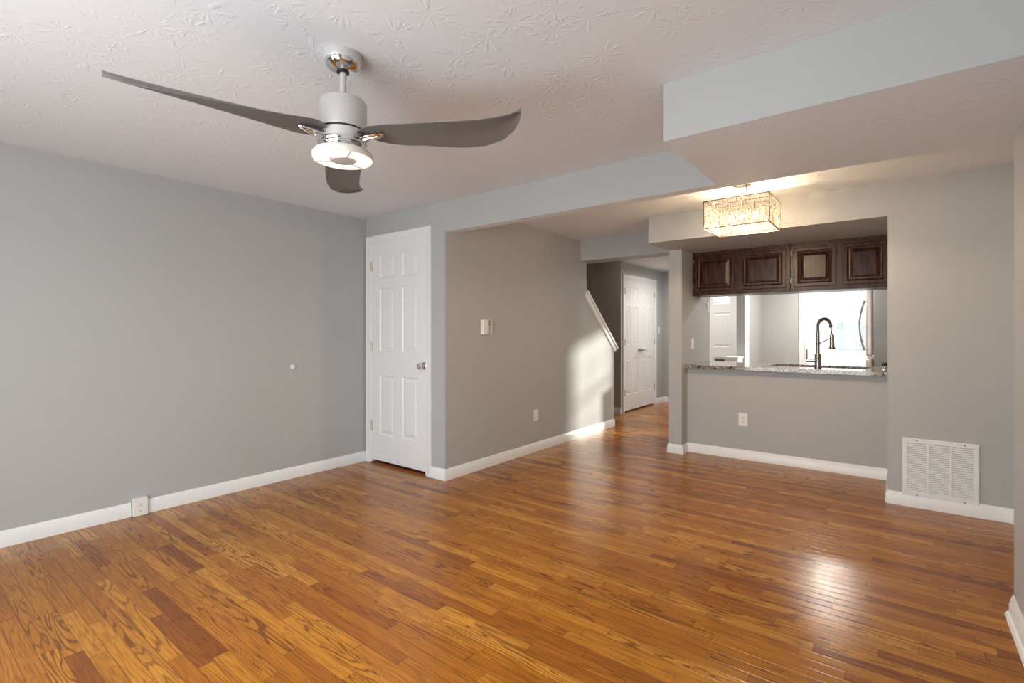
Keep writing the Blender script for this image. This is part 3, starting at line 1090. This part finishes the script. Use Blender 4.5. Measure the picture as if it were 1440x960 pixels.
m.tube([(-0.06, 0.06, 1.03), (-0.09, 0.06, 1.03)], 0.012, 10).tube([(-0.06, 0.06, 1.58), (-0.09, 0.06, 1.58)], 0.012, 10)
o = m.build('handle', NICKEL, fr, smooth=True)

# small white console in the foyer, by the kitchen side wall
co = thing('foyer_console', 'low white console seen under the entry door, left of the kitchen passage', 'console', (-1.945, 7.30, 0))
MB().box(0.0, 0.0, 0.868, 0.19, 0.31, 0.892).build('top', TRIM, co, bevel=0.003)
MB().box(0.012, 0.012, 0.06, 0.178, 0.30, 0.868).build('body', TRIM, co, bevel=0.003)
for lx in (0.02, 0.14):
    for ly in (0.02, 0.26):
        MB().box(lx, ly, 0.0, lx + 0.03, ly + 0.03, 0.06).build('foot', TRIM, co)

# unseen flush lamps added to brighten the foyer and the kitchen
for lx, ly, en, lab in ((-2.45, 7.75, 17.0, 'unseen round ceiling lamp added to brighten the foyer'), (-0.75, 6.8, 24.0, 'unseen round lamp added to brighten the kitchen, nearer the pass-through'), (-0.75, 8.0, 30.0, 'unseen round lamp added to brighten the kitchen, nearer the window')):
    fl_ = thing('fill_ceiling_lamp', lab, 'added fill lamp', (lx, ly, HC))
    MB().lathe([(0.0, 0.0), (0.15, 0.0), (0.15, -0.02), (0.0, -0.02)], None, 40).build('base', TRIM, fl_, smooth=True)
    MB().lathe([(0.0, -0.019), (0.14, -0.019), (0.13, -0.05), (0.08, -0.075), (0.0, -0.085)], None, 40).build('diffuser', FROST, fl_, smooth=True)
    l = bpy.data.lights.new('fill_light', 'AREA')
    l.shape = 'DISK'
    l.size = 0.26
    l.energy = en
    l.color = (1.0, 0.93, 0.84)
    lo = bpy.data.objects.new('fill_light', l)
    COL.objects.link(lo)
    lo.parent = fl_
    lo.location = (0, 0, -0.09)

# ------------------------------------------------------------------ return air grille
gx0, gx1, gz0, gz1 = 0.008, 0.410, 0.072, 0.482
gr = thing('return_air_grille', 'white louvred return air grille low on the right wall', 'air vent', (gx0, YG, gz0))
GW, GH = gx1 - gx0, gz1 - gz0
m = MB()
cols = [(0.028, 0.135), (0.148, 0.255), (0.268, 0.375)]
cols = [(a * GW / 0.403, b * GW / 0.403) for a, b in cols]
zl, zh = 0.034, GH - 0.034
xs = [0.0] + [c for ab in cols for c in ab] + [GW]
for i in range(0, len(xs), 2):
    m.box(xs[i], -0.009, zl, xs[i + 1], 0.0, zh)
m.box(0, -0.009, 0, GW, 0.0, zl).box(0, -0.009, zh, GW, 0.0, GH)
m.build('frame', TRIM, gr, bevel=0.0025)
MB().box(0.02, -0.0008, 0.025, GW - 0.02, -0.0002, GH - 0.025).build('back', GRILLE_SHADE, gr)  # near-black sheet paints the shade behind the louvres
NL = 24
for a, b in cols:
    m = MB()
    for i in range(NL):
        z = zl + (zh - zl) * (i + 0.5) / NL
        p = (zh - zl) / NL
        m.prism([(-0.0085, z - p * 0.46), (-0.0075, z - p * 0.46), (-0.001, z + p * 0.30), (-0.002, z + p * 0.34)], a, b, 'x')
    m.build('louvre_panel', TRIM, gr)
for sx in (GW * 0.2, GW * 0.82):
    for sz in (0.014, GH - 0.014):
        MB().lathe([(0.0, 0.0), (0.005, 0.0), (0.0035, 0.002), (0.0, 0.0025)], Matrix.Translation((sx, -0.009, sz)) @ Matrix.Rotation(PI / 2, 4, 'X'), 12).build('screw', DARKMETAL, gr)

# ------------------------------------------------------------------ outlets, switches, thermostat
def outlet(label, loc, rz, w=0.073, h=0.118, depth=0.006, box=False, faces=2):
    e = thing('wall_outlet', label, 'outlet', loc, rz)
    m = MB()
    if box:
        m.box(-w / 2 + 0.002, -0.034, -h / 2 + 0.002, w / 2 - 0.002, 0.0, h / 2 - 0.002)
    dy = -0.034 if box else 0.0
    m.box(-w / 2, dy - depth, -h / 2, w / 2, dy, h / 2)
    m.build('plate', PLASTIC, e, bevel=0.0025)
    for sz in ((-0.0195, 0.0195) if faces == 2 else (0.0,)):
        m = MB()
        m.box(-0.0165, dy - depth - 0.002, sz - 0.0145, 0.0165, dy - depth + 0.001, sz + 0.0145)
        rcp = m.build('receptacle', PLASTIC, e, bevel=0.002)
        s = MB()
        yy = dy - depth - 0.0024
        s.box(-0.0075, yy, sz - 0.002, -0.0052, yy + 0.0008, sz + 0.008).box(0.0050, yy, sz - 0.002, 0.0073, yy + 0.0008, sz + 0.007)
        s.lathe([(0.0, 0.0), (0.0028, 0.0), (0.0028, 0.0008), (0.0, 0.0008)], Matrix.Translation((0, yy + 0.0008, sz - 0.0085)) @ Matrix.Rotation(PI / 2, 4, 'X'), 10)
        s.build('slots', DARK, rcp)
    return e


outlet('white surface box outlet set into the baseboard of the left wall', (XW, 1.124, 0.060), PI / 2, 0.084, 0.118, 0.006, True)
outlet('white outlet low on the stair wall', (XS, 4.243, 0.372), PI / 2)
outlet('white outlet on the half wall under the granite', (-1.205, 5.20, 0.382), 0, 0.082, 0.128)


def switch(label, loc, rz, n=1):
    e = thing('light_switch', label, 'light switch', loc, rz)
    w = 0.072 * (1 if n == 1 else 1.6)
    MB().box(-w / 2, -0.006, -0.058, w / 2, 0.0, 0.058).build('plate', PLASTIC, e, bevel=0.0025)
    for i in range(n):
        xo = 0 if n == 1 else (-0.023 + 0.046 * i)
        MB().prism([(-0.0055, -0.033), (-0.0055, 0.033), (-0.011, 0.033), (-0.008, 0.0), (-0.0065, -0.033)], xo - 0.016, xo + 0.016, 'x').build('rocker', PLASTIC, e, bevel=0.001)
    return e


switch('lower white light switch on the kitchen side of the pier', (-1.745, 5.365, 1.105), PI / 2)
switch('upper white light switch on the kitchen side of the pier', (-1.745, 5.90, 1.512), PI / 2)
switch('pale light switch right of the hall double doors', (XD, 8.48, 1.27), PI / 2)

th = thing('thermostat', 'white thermostat on the grey stair wall', 'thermostat', (XS, 3.458, 1.272), PI / 2)
MB().box(-0.074, -0.012, -0.068, 0.074, 0.0, 0.068).build('base_plate', PLASTIC, th, bevel=0.003)
MB().box(-0.070, -0.030, -0.066, -0.008, -0.010, 0.066).build('cover', PLASTIC, th, bevel=0.004)
MB().box(-0.004, -0.026, -0.064, 0.038, -0.010, 0.064).build('door_flap', plain('grey_plastic', (0.45, 0.44, 0.42), 0.4), th, bevel=0.003)
m = MB()
for i in range(4):
    m.box(0.002, -0.0268, 0.022 + i * 0.011, 0.030, -0.0255, 0.027 + i * 0.011)
m.build('vent_slots', DARK, th)

ds = thing('door_bumper', 'small round white bumper on the left wall', 'door bumper', (XW, 2.205, 0.934), PI / 2)
MB().lathe([(0.0, 0.0), (0.022, 0.0), (0.0215, 0.006), (0.017, 0.014), (0.012, 0.017), (0.0, 0.018)], Matrix.Rotation(PI / 2, 4, 'X'), 28).build('pad', PLASTIC, ds, smooth=True)

wc = MB().prism([(-0.006, -0.003), (0.004, -0.004), (0.007, 0.002), (-0.001, 0.005)], 0.0, 0.003, 'z')
o = wc.build('wood_chip', CHIP)
o.location = (0.335, 4.22, 0.0)
tag(o, 'tiny pale wood chip on the floor before the return grille', 'wood chip')

# ------------------------------------------------------------------ outside the kitchen window
gd = MB().box(-30, YF + 0.3, -0.6, 30, 60, -0.45)
struct(gd.build('ground', ASPHALT), 'pale pavement outside')
nh = thing('neighbouring_house', 'pale sided house across the street, seen through the kitchen window', 'house', (0.2, 24.0, -0.45))
m = MB().box(-9.5, 0, 0, 9.5, 8, 6.2)
for i in range(30):
    m.box(-9.5, -0.02, 0.2 * i + 0.16, 9.5, 0.0, 0.2 * i + 0.2)
m.box(-9.6, -0.12, 2.55, 9.6, 0.0, 2.72)
m.build('wall', SIDING, nh)
m = MB().prism([(-0.6, 6.2), (8.6, 6.2), (4.0, 9.0)], -9.8, 9.8, 'x')
m.build('roof', plain('grey_shingle', (0.45, 0.45, 0.46), 0.9), nh)
for i in range(6):
    x = -7.4 + 2.5 * i
    for z0_, z1_ in ((0.9, 2.2), (3.3, 4.8)):
        f = MB().box(x, -0.06, z0_, x + 1.4, 0.0, z1_).build('window', TRIM, nh)
        MB().box(x + 0.09, -0.075, z0_ + 0.09, x + 0.66, -0.055, z1_ - 0.09).box(x + 0.74, -0.075, z0_ + 0.09, x + 1.31, -0.055, z1_ - 0.09).build('pane', PANE_D, f)
